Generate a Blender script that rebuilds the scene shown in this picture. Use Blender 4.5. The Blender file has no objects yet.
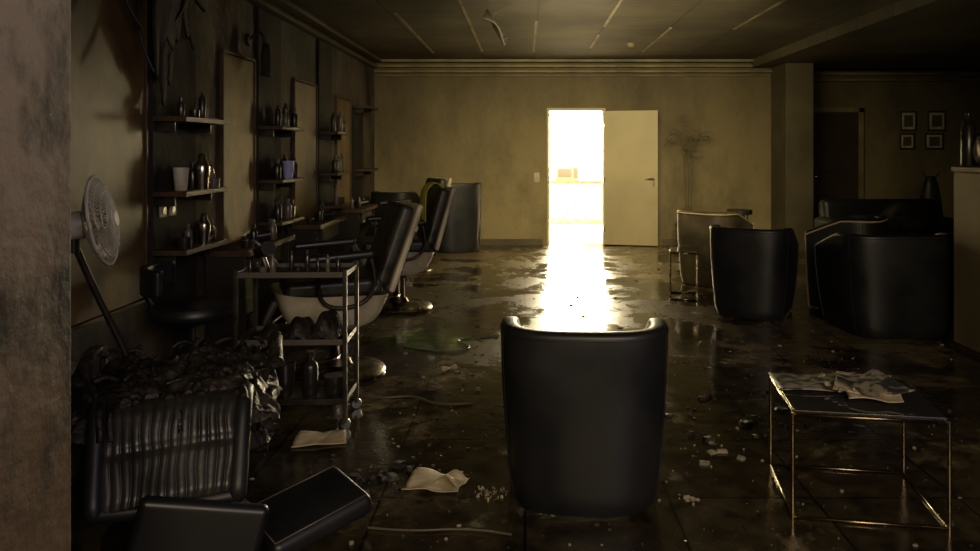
import bpy, bmesh, math, random
from mathutils import Vector, Matrix, noise
random.seed(7)
S = bpy.context.scene
PI = math.pi

# ------------------------------------------------------------------ materials
def nodes(m):
    m.use_nodes = True
    nt = m.node_tree
    return nt, nt.nodes, nt.links, nt.nodes['Principled BSDF']

def mat(name, c1, rough=0.5, metal=0.0, c2=None, scale=4.0, bump=0.0, bscale=None, coat=0.0, rvar=0.0, lo=0.35, hi=0.65, emit=None, es=1.0, detail=6, bd=0.02):
    m = bpy.data.materials.new(name)
    nt, N, L, P = nodes(m)
    P.inputs['Base Color'].default_value = (*c1, 1)
    P.inputs['Roughness'].default_value = rough
    P.inputs['Metallic'].default_value = metal
    P.inputs['Coat Weight'].default_value = coat
    tc = N.new('ShaderNodeTexCoord')
    if c2 is not None or rvar:
        n = N.new('ShaderNodeTexNoise'); n.inputs['Scale'].default_value = scale; n.inputs['Detail'].default_value = detail
        L.new(tc.outputs['Object'], n.inputs['Vector'])
        r = N.new('ShaderNodeValToRGB')
        r.color_ramp.elements[0].position = lo; r.color_ramp.elements[1].position = hi
        r.color_ramp.elements[0].color = (*c1, 1); r.color_ramp.elements[1].color = (*(c2 or c1), 1)
        L.new(n.outputs['Fac'], r.inputs['Fac']); L.new(r.outputs['Color'], P.inputs['Base Color'])
        if rvar:
            mr = N.new('ShaderNodeMapRange'); mr.inputs['To Min'].default_value = max(0.02, rough - rvar); mr.inputs['To Max'].default_value = min(1, rough + rvar)
            mr.inputs['From Min'].default_value = 0.3; mr.inputs['From Max'].default_value = 0.7
            L.new(n.outputs['Fac'], mr.inputs['Value']); L.new(mr.outputs['Result'], P.inputs['Roughness'])
    if bump:
        b = N.new('ShaderNodeTexNoise'); b.inputs['Scale'].default_value = bscale or scale * 5; b.inputs['Detail'].default_value = 8
        L.new(tc.outputs['Object'], b.inputs['Vector'])
        bn = N.new('ShaderNodeBump'); bn.inputs['Strength'].default_value = bump; bn.inputs['Distance'].default_value = bd
        L.new(b.outputs['Fac'], bn.inputs['Height']); L.new(bn.outputs['Normal'], P.inputs['Normal'])
    if emit:
        P.inputs['Emission Color'].default_value = (*emit, 1); P.inputs['Emission Strength'].default_value = es
    return m

def wall_mat(name, low, high, soot=(0.02, 0.017, 0.012), z0=0.3, z1=2.8, bump=0.25, rough=0.75, sootamt=0.5, s0=0.42, s1=0.66, sc=1.3):
    m = bpy.data.materials.new(name); nt, N, L, P = nodes(m)
    P.inputs['Roughness'].default_value = rough
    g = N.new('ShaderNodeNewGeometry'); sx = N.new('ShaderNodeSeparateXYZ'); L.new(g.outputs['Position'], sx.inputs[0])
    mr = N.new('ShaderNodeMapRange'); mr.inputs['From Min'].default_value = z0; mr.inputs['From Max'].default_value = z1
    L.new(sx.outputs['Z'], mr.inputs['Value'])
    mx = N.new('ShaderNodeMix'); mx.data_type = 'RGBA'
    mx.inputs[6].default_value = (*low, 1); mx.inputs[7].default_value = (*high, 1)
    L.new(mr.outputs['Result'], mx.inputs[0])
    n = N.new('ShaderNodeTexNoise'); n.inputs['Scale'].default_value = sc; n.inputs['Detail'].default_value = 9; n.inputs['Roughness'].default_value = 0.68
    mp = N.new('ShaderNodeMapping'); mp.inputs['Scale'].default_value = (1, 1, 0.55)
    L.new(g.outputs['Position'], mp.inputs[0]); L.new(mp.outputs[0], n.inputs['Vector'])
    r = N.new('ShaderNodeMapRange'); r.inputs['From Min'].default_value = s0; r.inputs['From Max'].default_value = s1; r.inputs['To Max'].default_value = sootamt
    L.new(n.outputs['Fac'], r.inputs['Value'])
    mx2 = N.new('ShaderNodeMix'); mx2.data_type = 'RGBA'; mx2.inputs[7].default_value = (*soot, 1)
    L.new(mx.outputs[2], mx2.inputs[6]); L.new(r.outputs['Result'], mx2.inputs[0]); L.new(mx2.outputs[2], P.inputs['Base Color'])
    b = N.new('ShaderNodeTexNoise'); b.inputs['Scale'].default_value = 14; b.inputs['Detail'].default_value = 10
    L.new(g.outputs['Position'], b.inputs['Vector'])
    bn = N.new('ShaderNodeBump'); bn.inputs['Strength'].default_value = bump; bn.inputs['Distance'].default_value = 0.03
    L.new(b.outputs['Fac'], bn.inputs['Height']); L.new(bn.outputs['Normal'], P.inputs['Normal'])
    return m

def floor_mat():
    m = bpy.data.materials.new('wet_tile_floor'); nt, N, L, P = nodes(m)
    g = N.new('ShaderNodeNewGeometry'); pos = g.outputs['Position']
    n = N.new('ShaderNodeTexNoise'); n.inputs['Scale'].default_value = 1.35; n.inputs['Detail'].default_value = 12; n.inputs['Roughness'].default_value = 0.68; n.inputs['Distortion'].default_value = 0.4
    L.new(pos, n.inputs['Vector'])
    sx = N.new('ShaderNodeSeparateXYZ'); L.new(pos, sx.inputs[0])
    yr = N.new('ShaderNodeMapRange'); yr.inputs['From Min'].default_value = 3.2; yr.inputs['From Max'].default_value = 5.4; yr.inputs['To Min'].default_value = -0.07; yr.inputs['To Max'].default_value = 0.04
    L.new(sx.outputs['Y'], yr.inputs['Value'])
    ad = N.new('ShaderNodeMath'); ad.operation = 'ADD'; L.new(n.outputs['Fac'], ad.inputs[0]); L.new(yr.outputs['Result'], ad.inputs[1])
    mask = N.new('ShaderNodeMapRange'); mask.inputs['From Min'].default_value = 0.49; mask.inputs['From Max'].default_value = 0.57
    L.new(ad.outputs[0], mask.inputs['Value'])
    bt = N.new('ShaderNodeTexBrick'); bt.offset = 0.0; bt.inputs['Scale'].default_value = 1.0
    bt.inputs['Brick Width'].default_value = 0.6; bt.inputs['Row Height'].default_value = 0.6; bt.inputs['Mortar Size'].default_value = 0.007; bt.inputs['Mortar Smooth'].default_value = 0.5
    bt.inputs['Color1'].default_value = (1, 1, 1, 1); bt.inputs['Color2'].default_value = (0.7, 0.7, 0.7, 1); bt.inputs['Mortar'].default_value = (0.15, 0.15, 0.15, 1)
    L.new(pos, bt.inputs['Vector'])
    fine = N.new('ShaderNodeTexNoise'); fine.inputs['Scale'].default_value = 9; fine.inputs['Detail'].default_value = 9; fine.inputs['Roughness'].default_value = 0.6; L.new(pos, fine.inputs['Vector'])
    wetc = N.new('ShaderNodeValToRGB'); wetc.color_ramp.elements[0].position = 0.35; wetc.color_ramp.elements[1].position = 0.7
    wetc.color_ramp.elements[0].color = (0.016, 0.0125, 0.007, 1); wetc.color_ramp.elements[1].color = (0.068, 0.053, 0.028, 1)
    L.new(fine.outputs['Fac'], wetc.inputs['Fac'])
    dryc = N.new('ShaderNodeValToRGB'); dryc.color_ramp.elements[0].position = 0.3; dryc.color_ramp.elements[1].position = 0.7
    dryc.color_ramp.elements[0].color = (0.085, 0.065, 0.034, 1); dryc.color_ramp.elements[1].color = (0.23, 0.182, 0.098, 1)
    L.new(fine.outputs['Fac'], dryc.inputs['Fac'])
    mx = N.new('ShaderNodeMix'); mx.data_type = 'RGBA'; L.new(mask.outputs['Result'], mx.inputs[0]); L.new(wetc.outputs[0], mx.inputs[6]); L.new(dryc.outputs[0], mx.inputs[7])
    mul = N.new('ShaderNodeMix'); mul.data_type = 'RGBA'; mul.blend_type = 'MULTIPLY'; mul.inputs[0].default_value = 1
    L.new(mx.outputs[2], mul.inputs[6]); L.new(bt.outputs['Color'], mul.inputs[7]); L.new(mul.outputs[2], P.inputs['Base Color'])
    rr = N.new('ShaderNodeMapRange'); rr.inputs['To Min'].default_value = 0.03; rr.inputs['To Max'].default_value = 0.26
    L.new(mask.outputs['Result'], rr.inputs['Value'])
    radd = N.new('ShaderNodeMath'); radd.operation = 'MULTIPLY_ADD'; radd.inputs[1].default_value = 0.13; L.new(fine.outputs['Fac'], radd.inputs[0]); L.new(rr.outputs['Result'], radd.inputs[2])
    L.new(radd.outputs[0], P.inputs['Roughness'])
    b1 = N.new('ShaderNodeBump'); b1.inputs['Strength'].default_value = 0.12; b1.inputs['Distance'].default_value = 0.002
    L.new(bt.outputs['Fac'], b1.inputs['Height']); b1.invert = True
    b2 = N.new('ShaderNodeBump'); b2.inputs['Strength'].default_value = 0.5; b2.inputs['Distance'].default_value = 0.006
    L.new(fine.outputs['Fac'], b2.inputs['Height']); L.new(b1.outputs['Normal'], b2.inputs['Normal'])
    L.new(b2.outputs['Normal'], P.inputs['Normal'])
    return m

def ceil_mat():
    m = bpy.data.materials.new('sooty_ceiling_tiles'); nt, N, L, P = nodes(m)
    g = N.new('ShaderNodeNewGeometry'); pos = g.outputs['Position']
    bt = N.new('ShaderNodeTexBrick'); bt.offset = 0.0; bt.inputs['Scale'].default_value = 1.0
    bt.inputs['Brick Width'].default_value = 0.75; bt.inputs['Row Height'].default_value = 0.75; bt.inputs['Mortar Size'].default_value = 0.010
    bt.inputs['Color1'].default_value = (0.12, 0.098, 0.06, 1); bt.inputs['Color2'].default_value = (0.09, 0.074, 0.046, 1); bt.inputs['Mortar'].default_value = (0.03, 0.025, 0.016, 1)
    mp = N.new('ShaderNodeMapping'); mp.inputs['Location'].default_value = (-0.13, 0, 0); L.new(pos, mp.inputs[0]); L.new(mp.outputs[0], bt.inputs['Vector'])
    n = N.new('ShaderNodeTexNoise'); n.inputs['Scale'].default_value = 1.2; n.inputs['Detail'].default_value = 8; L.new(pos, n.inputs['Vector'])
    r = N.new('ShaderNodeValToRGB'); r.color_ramp.elements[0].position = 0.3; r.color_ramp.elements[1].position = 0.7
    r.color_ramp.elements[0].color = (0.4, 0.4, 0.4, 1); r.color_ramp.elements[1].color = (1.2, 1.2, 1.2, 1); L.new(n.outputs['Fac'], r.inputs['Fac'])
    mul = N.new('ShaderNodeMix'); mul.data_type = 'RGBA'; mul.blend_type = 'MULTIPLY'; mul.inputs[0].default_value = 1
    L.new(bt.outputs['Color'], mul.inputs[6]); L.new(r.outputs[0], mul.inputs[7]); L.new(mul.outputs[2], P.inputs['Base Color'])
    P.inputs['Roughness'].default_value = 0.7
    return m

M = {}
M['leather'] = mat('black_leather', (0.008, 0.009, 0.011), 0.42, c2=(0.015, 0.015, 0.016), scale=3, rvar=0.09)
M['leather_tan'] = mat('greyed_tan_leather', (0.13, 0.105, 0.065), 0.45, c2=(0.05, 0.04, 0.026), scale=4, rvar=0.1)  # beige of the doorway light put into the leather colour
M['leather_old'] = mat('sooty_leather', (0.014, 0.014, 0.013), 0.40, c2=(0.034, 0.031, 0.026), scale=7, rvar=0.14, bump=0.3, bscale=14, bd=.006)
M['cream'] = mat('smoke_stained_cream_shell', (0.60, 0.54, 0.42), 0.4, c2=(0.30, 0.26, 0.18), scale=4, rvar=0.1)
M['piping'] = mat('worn_tan_piping', (0.5, 0.40, 0.22), 0.5)  # pale tan paints a lit armchair rim into the colour
M['chrome'] = mat('dull_chrome', (0.5, 0.45, 0.37), 0.25, 1.0, c2=(0.12, 0.1, 0.07), scale=8, rvar=0.12)
M['brass'] = mat('smoked_brass', (0.55, 0.43, 0.24), 0.26, 1.0, c2=(0.20, 0.15, 0.08), scale=8, rvar=0.1)
M['black_metal'] = mat('sooty_black_metal', (0.03, 0.028, 0.025), 0.4, 0.7, c2=(0.08, 0.07, 0.055), scale=10)
M['char'] = mat('charred_foam', (0.004, 0.0035, 0.003), 0.55, c2=(0.022, 0.016, 0.010), scale=14, bump=0.8, bscale=30, rvar=0.25)
M['wood_dark'] = mat('dark_shelf_wood', (0.040, 0.024, 0.011), 0.5, c2=(0.085, 0.052, 0.024), scale=6)
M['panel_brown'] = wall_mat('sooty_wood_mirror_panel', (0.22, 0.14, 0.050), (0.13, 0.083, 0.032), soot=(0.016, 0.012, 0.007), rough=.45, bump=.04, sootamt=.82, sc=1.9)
M['panel_black'] = mat('blackened_panel', (0.008, 0.006, 0.005), 0.8, c2=(0.020, 0.015, 0.010), scale=3, bump=0.3)
M['white'] = mat('dirty_white_plastic', (0.6, 0.57, 0.50), 0.45, c2=(0.32, 0.29, 0.22), scale=8)
M['whitep'] = mat('white_paint', (0.42, 0.37, 0.28), 0.5, c2=(0.28, 0.24, 0.17), scale=1.5)
M['tanpaint'] = mat('smoked_tan_paint', (0.26, 0.20, 0.115), 0.55, c2=(0.15, 0.118, 0.068), scale=1.8)
M['paper'] = mat('soggy_paper', (0.62, 0.52, 0.33), 0.7, c2=(0.36, 0.29, 0.17), scale=8, bump=0.3)
M['paper_print'] = mat('printed_magazine', (0.30, 0.26, 0.18), 0.5, c2=(0.03, 0.03, 0.03), scale=22, lo=0.45, hi=0.55)
M['ash'] = mat('ash_fragment', (0.07, 0.056, 0.034), 0.6, c2=(0.015, 0.012, 0.008), scale=20)
M['plaster'] = mat('fallen_plaster', (0.40, 0.34, 0.21), 0.7, c2=(0.15, 0.125, 0.075), scale=14, bump=0.3)
M['bottle_dark'] = mat('dark_bottle', (0.018, 0.016, 0.014), 0.28, coat=0.2)
M['bottle_grey'] = mat('grey_bottle', (0.10, 0.088, 0.075), 0.32, coat=0.2)
M['bottle_blue'] = mat('bluish_cup', (0.38, 0.38, 0.80), 0.35)
M['steel'] = mat('shaker_steel', (0.5, 0.46, 0.40), 0.22, 1.0)
M['yellow'] = mat('yellow_towel', (0.6, 0.42, 0.02), 0.8, c2=(0.22, 0.30, 0.03), scale=9)
M['glass_dark'] = mat('smoked_glass', (0.03, 0.03, 0.03), 0.08, coat=0.5)
M['leaf'] = mat('sooty_leaf', (0.12, 0.10, 0.05), 0.6, c2=(0.07, 0.06, 0.03), scale=4)
M['pot'] = mat('terracotta_dark', (0.06, 0.043, 0.027), 0.6)
M['cable'] = mat('grey_cable', (0.10, 0.085, 0.06), 0.4)
M['blackcable'] = mat('black_cable', (0.01, 0.01, 0.01), 0.5)
M['strip'] = mat('sooty_ceiling_strip', (0.36, 0.30, 0.18), 0.5, c2=(0.14, 0.115, 0.07), scale=2.5)
M['door'] = mat('door_paint', (0.40, 0.335, 0.195), 0.5, c2=(0.31, 0.26, 0.15), scale=1.2)
M['darkdoor'] = mat('brown_door', (0.022, 0.015, 0.008), 0.5, c2=(0.035, 0.024, 0.013), scale=3)
M['brightwall'] = mat('clean_white_wall', (0.88, 0.84, 0.74), 0.7)
M['glow'] = mat('sunlit_frosted_glass', (0.9, 0.9, 0.85), 0.5, emit=(1, .93, .74), es=9.0)
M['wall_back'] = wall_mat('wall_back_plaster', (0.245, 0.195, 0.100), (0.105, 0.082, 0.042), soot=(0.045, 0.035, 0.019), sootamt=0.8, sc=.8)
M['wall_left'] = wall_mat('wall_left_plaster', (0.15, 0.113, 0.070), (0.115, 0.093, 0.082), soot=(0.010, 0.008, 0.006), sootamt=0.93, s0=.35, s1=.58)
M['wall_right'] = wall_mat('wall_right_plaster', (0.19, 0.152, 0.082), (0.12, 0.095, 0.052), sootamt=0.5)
M['jamb'] = wall_mat('rough_render', (0.10, 0.064, 0.034), (0.22, 0.18, 0.15), z0=0.8, z1=1.75, soot=(0.010, 0.0075, 0.005), bump=0.7, sootamt=0.97, s0=.45, s1=.60, sc=3.6)
M['cornice'] = mat('cornice_paint', (0.21, 0.172, 0.09), 0.6, c2=(0.10, 0.08, 0.042), scale=2)
M['column'] = mat('column_plaster', (0.095, 0.077, 0.043), 0.7, c2=(0.06, 0.048, 0.028), scale=2)
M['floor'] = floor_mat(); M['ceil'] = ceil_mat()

# ------------------------------------------------------------------ geometry helpers
def link(name, me, parent=None, m=None, loc=(0, 0, 0), rot=(0, 0, 0), smooth=False, bevel=0, seg=3):
    o = bpy.data.objects.new(name, me); S.collection.objects.link(o)
    if m is not None and len(me.materials) == 0:
        me.materials.append(M[m] if isinstance(m, str) else m)
    o.location = loc; o.rotation_euler = rot
    if parent: o.parent = parent
    if smooth:
        for p in me.polygons: p.use_smooth = True
    if bevel:
        b = o.modifiers.new('Bevel', 'BEVEL'); b.width = bevel; b.segments = seg; b.limit_method = 'ANGLE'; b.angle_limit = math.radians(40)
        for p in me.polygons: p.use_smooth = True
        w = o.modifiers.new('WN', 'WEIGHTED_NORMAL')
    return o

def empty(name, loc=(0, 0, 0), rz=0, rot=None):
    e = bpy.data.objects.new(name, None); S.collection.objects.link(e); e.empty_display_size = 0.1
    e.location = loc; e.rotation_euler = rot or (0, 0, rz)
    return e

def box(name, size, loc, parent=None, m=None, bevel=0, rot=(0, 0, 0), seg=3, taper=None):
    bm = bmesh.new(); bmesh.ops.create_cube(bm, size=1)
    for v in bm.verts:
        if taper and v.co.z < 0: v.co.x *= taper; v.co.y *= taper
        v.co.x *= size[0]; v.co.y *= size[1]; v.co.z *= size[2]
    me = bpy.data.meshes.new(name); bm.to_mesh(me); bm.free()
    return link(name, me, parent, m, loc, rot, bevel=bevel, seg=seg)

def bb(name, x0, x1, y0, y1, z0, z1, m, parent=None, bevel=0):
    return box(name, (x1 - x0, y1 - y0, z1 - z0), ((x0 + x1) / 2, (y0 + y1) / 2, (z0 + z1) / 2), parent, m, bevel)

def lathe(name, prof, loc=(0, 0, 0), parent=None, m=None, n=32, rot=(0, 0, 0), arc=2 * PI):
    vs, fs = [], []
    k = len(prof)
    for i in range(n):
        a = arc * i / n
        for r, z in prof: vs.append((r * math.cos(a), r * math.sin(a), z))
    for i in range(n):
        j = (i + 1) % n
        for q in range(k - 1): fs.append((i * k + q, j * k + q, j * k + q + 1, i * k + q + 1))
    me = bpy.data.meshes.new(name); me.from_pydata(vs, [], fs); me.update()
    bm = bmesh.new(); bm.from_mesh(me); bmesh.ops.remove_doubles(bm, verts=bm.verts, dist=1e-5); bmesh.ops.recalc_face_normals(bm, faces=bm.faces); bm.to_mesh(me); bm.free()
    o = link(name, me, parent, m, loc, rot, smooth=True)
    e = o.modifiers.new('ES', 'EDGE_SPLIT'); e.split_angle = math.radians(45)
    return o

def cyl(name, r, h, loc, parent=None, m=None, rot=(0, 0, 0), n=24, r2=None):
    r2 = r if r2 is None else r2
    return lathe(name, [(0, -h / 2), (r, -h / 2), (r2, h / 2), (0, h / 2)], loc, parent, m, n, rot)

def tube(name, pts, r, parent=None, m=None, cyc=False, smooth=False, res=4):
    cu = bpy.data.curves.new(name, 'CURVE'); cu.dimensions = '3D'; cu.bevel_depth = r; cu.bevel_resolution = 3; cu.use_fill_caps = True
    if smooth:
        sp = cu.splines.new('NURBS'); sp.points.add(len(pts) - 1)
        for p, c in zip(sp.points, pts): p.co = (*c, 1)
        sp.order_u = 3; sp.use_endpoint_u = not cyc; sp.resolution_u = res
    else:
        sp = cu.splines.new('POLY'); sp.points.add(len(pts) - 1)
        for p, c in zip(sp.points, pts): p.co = (*c, 1)
    sp.use_cyclic_u = cyc
    o = bpy.data.objects.new(name + '_c', cu); S.collection.objects.link(o)
    dg = bpy.context.evaluated_depsgraph_get()
    me = bpy.data.meshes.new_from_object(o.evaluated_get(dg)); me.name = name
    bpy.data.objects.remove(o); bpy.data.curves.remove(cu)
    me.materials.clear()
    return link(name, me, parent, m, smooth=True)

def surf(name, f, nu, nv, parent=None, m=None, thick=0, cu=False, loc=(0, 0, 0), rot=(0, 0, 0)):
    vs = [f(i / (nu if cu else nu - 1), j / (nv - 1)) for i in range(nu) for j in range(nv)]
    fs = []
    for i in range(nu if cu else nu - 1):
        for j in range(nv - 1):
            a = (i + 1) % nu
            fs.append((i * nv + j, a * nv + j, a * nv + j + 1, i * nv + j + 1))
    me = bpy.data.meshes.new(name); me.from_pydata(vs, [], fs); me.update()
    bm = bmesh.new(); bm.from_mesh(me); bmesh.ops.recalc_face_normals(bm, faces=bm.faces); bm.to_mesh(me); bm.free()
    o = link(name, me, parent, m, loc, rot, smooth=True)
    if thick:
        s = o.modifiers.new('Solid', 'SOLIDIFY'); s.thickness = thick; s.offset = 0
    return o

def heap(name, rx, ry, h, loc, rz=0, m='char', seed=0, n=46):
    def f(u, v):
        x = (u - .5) * 2; y = (v - .5) * 2; r = math.hypot(x, y)
        fall = max(0, 1 - r ** 2)
        nz = noise.noise(Vector((x * 2.2 + seed, y * 2.2, seed))) * .5 + abs(noise.noise(Vector((x * 6 + seed, y * 6, seed)))) * .6 + noise.noise(Vector((x * 15, y * 15 + seed, 1))) * .22
        return (x * rx, y * ry, .003 + h * fall ** .7 * (.55 + nz))
    e = empty(name, loc, rz)
    return surf(name + '_mass', f, n, n, e, m), e

# ------------------------------------------------------------------ ROOM SHELL
CZ = 2.83
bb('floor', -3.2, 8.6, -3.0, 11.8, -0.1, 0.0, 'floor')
bb('ceiling', -2.5, 8.2, 1.6, 11.9, CZ, CZ + 0.1, 'ceil')
bb('wall_left', -2.45, -2.3, 1.6, 11.15, 0, CZ, 'wall_left')
bb('wall_right', 8.0, 8.15, 1.6, 11.85, 0, CZ, 'wall_right')
wb = empty('wall_back', (0, 11.0, 0))
DX0, DX1, DH = 0.37, 1.19, 2.05
def wpart(n, x0, x1, z0, z1, par=wb, m='wall_back', y0=0.0, y1=0.15): return bb(n, x0, x1, y0, y1, z0, z1, m, par)
wpart('left_part', -2.45, DX0 - 0.04, 0, CZ); wpart('right_part', DX1 + 0.04, 4.0, 0, CZ); wpart('lintel', DX0 - 0.04, DX1 + 0.04, DH + 0.04, CZ)
bb('wall_alcove_back', 4.0, 8.15, 11.7, 11.85, 0, CZ, 'wall_right')
bb('wall_alcove_side', 3.9, 4.0, 11.15, 11.7, 0, CZ, 'wall_right')
bb('column', 3.75, 4.15, 10.35, 10.98, 0, CZ, 'column', bevel=0.01)
bb('wall_front', -2.45, -1.0, 0.9, 1.6, 0, 3.0, 'jamb', bevel=0.02)
bb('wall_front_side', 2.6, 8.15, 1.3, 1.6, 0, 3.0, 'jamb')
bb('trim_lintel', -1.0, 2.6, 1.3, 1.6, 2.45, 3.0, 'jamb')
bb('ceiling_soffit', 3.45, 8.0, 1.6, 10.98, 2.70, CZ - 0.002, 'ceil')
c = empty('trim_cornice_back', (0, 0, 0))
for i, (z, h, d) in enumerate([(2.80, 0.045, 0.16), (2.725, 0.04, 0.10), (2.64, 0.035, 0.12), (2.585, 0.02, 0.05)]):
    bb('band_%d' % i, -2.29, 3.74, 11.0 - d, 10.999, z - h / 2, z + h / 2, 'cornice', c, 0.008)
c = empty('trim_cornice_left', (0, 0, 0))
for i, (z, h, d) in enumerate([(2.80, 0.045, 0.14), (2.70, 0.04, 0.09)]):
    bb('band_%d' % i, -2.299, -2.3 + d, 1.65, 10.83, z - h / 2, z + h / 2, 'column', c, 0.008)
c = empty('trim_cornice_alcove', (0, 0, 0))
for i, (z, h, d) in enumerate([(2.79, 0.05, 0.16), (2.68, 0.05, 0.10), (2.58, 0.04, 0.12)]):
    bb('band_%d' % i, 4.02, 7.98, 11.7 - d, 11.699, z - h / 2, z + h / 2, 'cornice', c, 0.008)
bb('baseboard_back', -2.29, DX0 - 0.1, 10.975, 10.999, 0, 0.09, 'column')
bb('baseboard_back_right', 2.1, 3.74, 10.975, 10.999, 0, 0.09, 'column')
bb('baseboard_left', -2.299, -2.28, 1.65, 10.97, 0, 0.09, 'panel_black')
cs = empty('trim_ceiling_strips')
k = 0
for x, segs in {-1.30: [(3.0, 5.0), (7.2, 10.2)], -0.60: [(2.4, 4.4), (6.2, 10.1)], 0.12: [(3, 5.5), (7.7, 10.1)], 0.88: [(4.0, 8.0), (8.6, 9.7)], 1.64: [(3, 5.4), (8.1, 10.1)], 2.38: [(3.4, 5.5), (6.4, 8.2)]}.items():
    for a, b in segs:
        bb('strip_%d' % k, x - 0.015, x + 0.015, a, b, CZ - 0.010, CZ - 0.001, 'strip', cs); k += 1
sd_ = empty('smoke_detector', (1.36, 9.3, CZ)); lathe('housing', [(0, -.05), (.035, -.05), (.05, -.035), (.055, -.002), (0, -.002)], parent=sd_, m='tanpaint')

df = empty('door_frame', (0, 0, 0))
for n, x0, x1, z0, z1 in [('jamb_l', DX0 - 0.04, DX0, 0, DH + 0.04), ('jamb_r', DX1, DX1 + 0.04, 0, DH + 0.04), ('head', DX0, DX1, DH, DH + 0.04)]:
    bb(n, x0, x1, 10.97, 11.16, z0, z1, 'door', df, 0.005)
door = empty('door_1', (DX1 + 0.02, 10.95, 0), rz=math.radians(-13))
box('leaf', (0.80, 0.04, 2.03), (0.40, 0, 1.03), door, 'door', 0.006)
for s in (-1, 1):
    cyl('rose_%d' % s, 0.024, 0.012, (0.74, s * 0.026, 1.02), door, 'steel', rot=(PI / 2, 0, 0))
    tube('handle_%d' % s, [(0.74, s * 0.03, 1.02), (0.74, s * 0.065, 1.02), (0.62, s * 0.065, 1.02)], 0.009, door, 'steel')
    box('key_plate_%d' % s, (0.03, 0.004, 0.12), (0.74, s * 0.023, 0.96), door, 'steel', 0.001)
for z in (0.25, 1.0, 1.8): cyl('hinge_%.1f' % z, 0.012, 0.09, (0.0, -0.02, z), door, 'steel')
d2 = empty('door_2', (4.98, 11.69, 0))
box('leaf', (0.84, 0.03, 2.05), (0, -0.015, 1.025), d2, 'darkdoor', 0.004)
for n, x in (('frame_l', -0.46), ('frame_r', 0.46)): box(n, (0.08, 0.05, 2.13), (x, -0.025, 1.065), d2, 'cornice', 0.004)
box('frame_top', (1.0, 0.05, 0.08), (0, -0.025, 2.10), d2, 'cornice', 0.004)
for z in (0.55, 1.5): box('inset_%.1f' % z, (0.6, 0.012, 0.75), (0, -0.034, z), d2, 'darkdoor', 0.005)
tube('handle', [(-0.35, -0.03, 1.02), (-0.35, -0.08, 1.02), (-0.24, -0.08, 1.02)], 0.01, d2, 'steel')
sw = empty('light_switch', (0.18, 10.995, 1.03)); box('plate', (0.085, 0.012, 0.15), (0, -0.006, 0), sw, 'whitep', 0.004); box('rocker', (0.05, 0.012, 0.06), (0, -0.014, 0), sw, 'whitep', 0.003)

bb('floor_back_room', -0.9, 3.2, 11.8, 15.2, -0.1, 0, 'brightwall')
bb('floor_threshold', -0.9, 3.2, 11.15, 11.8, -0.004, 0.002, 'brightwall')
bb('wall_back_room_left', -1.0, -0.9, 11.15, 15.2, 0, 2.7, 'brightwall')
bb('wall_back_room_right', 3.2, 3.3, 11.15, 15.2, 0, 2.7, 'brightwall')
bb('ceiling_back_room', -1.0, 3.3, 11.15, 15.2, 2.7, 2.8, 'brightwall')
wr = empty('wall_back_room_end', (0, 15.2, 0))
for n, x0, x1, z0, z1 in [('below', -1, 3.3, 0, 1.0), ('above', -1, 3.3, 2.4, 2.7), ('lft', -1, 0.3, 1.0, 2.4), ('rgt', 2.2, 3.3, 1.0, 2.4)]:
    bb(n, x0, x1, 0, 0.15, z0, z1, 'brightwall', wr)
wn = empty('window_1', (1.25, 15.25, 1.7))
for n, sx, sz, x, z in [('l', 0.06, 1.4, -0.92, 0), ('r', 0.06, 1.4, 0.92, 0), ('t', 1.9, 0.06, 0, 0.67), ('b', 1.9, 0.06, 0, -0.67), ('mull', 0.06, 1.4, 0.42, 0), ('transom', 1.9, 0.05, 0, 0.50)]:
    box(n, (sx, 0.06, sz), (x, 0, z), wn, 'whitep' if n == 'transom' else 'brightwall', 0.005)
box('frosted_pane', (1.84, 0.012, 1.34), (0, 0.035, 0), wn, 'glow')
kc = empty('kitchen_counter', (1.0, 14.2, 0))
box('carcass', (1.1, 0.55, 0.72), (0, 0, 0.46), kc, 'white', 0.01); box('worktop', (1.16, 0.6, 0.04), (0, 0, 0.84), kc, 'tanpaint', 0.005); box('plinth', (1.0, 0.45, 0.1), (0, 0.03, 0.05), kc, 'white')
for i in range(3): box('door_%d' % i, (0.34, 0.02, 0.66), (-0.36 + i * 0.36, -0.28, 0.47), kc, 'white', 0.006)
mw = empty('microwave', (0.82, 14.15, 0.862)); box('body', (0.46, 0.34, 0.28), (0, 0, 0.14), mw, 'whitep', 0.01)
box('window', (0.26, 0.01, 0.16), (-0.05, -0.172, 0.14), mw, 'bottle_grey'); box('keypad', (0.08, 0.01, 0.2), (0.16, -0.172, 0.14), mw, 'bottle_grey')

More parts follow.
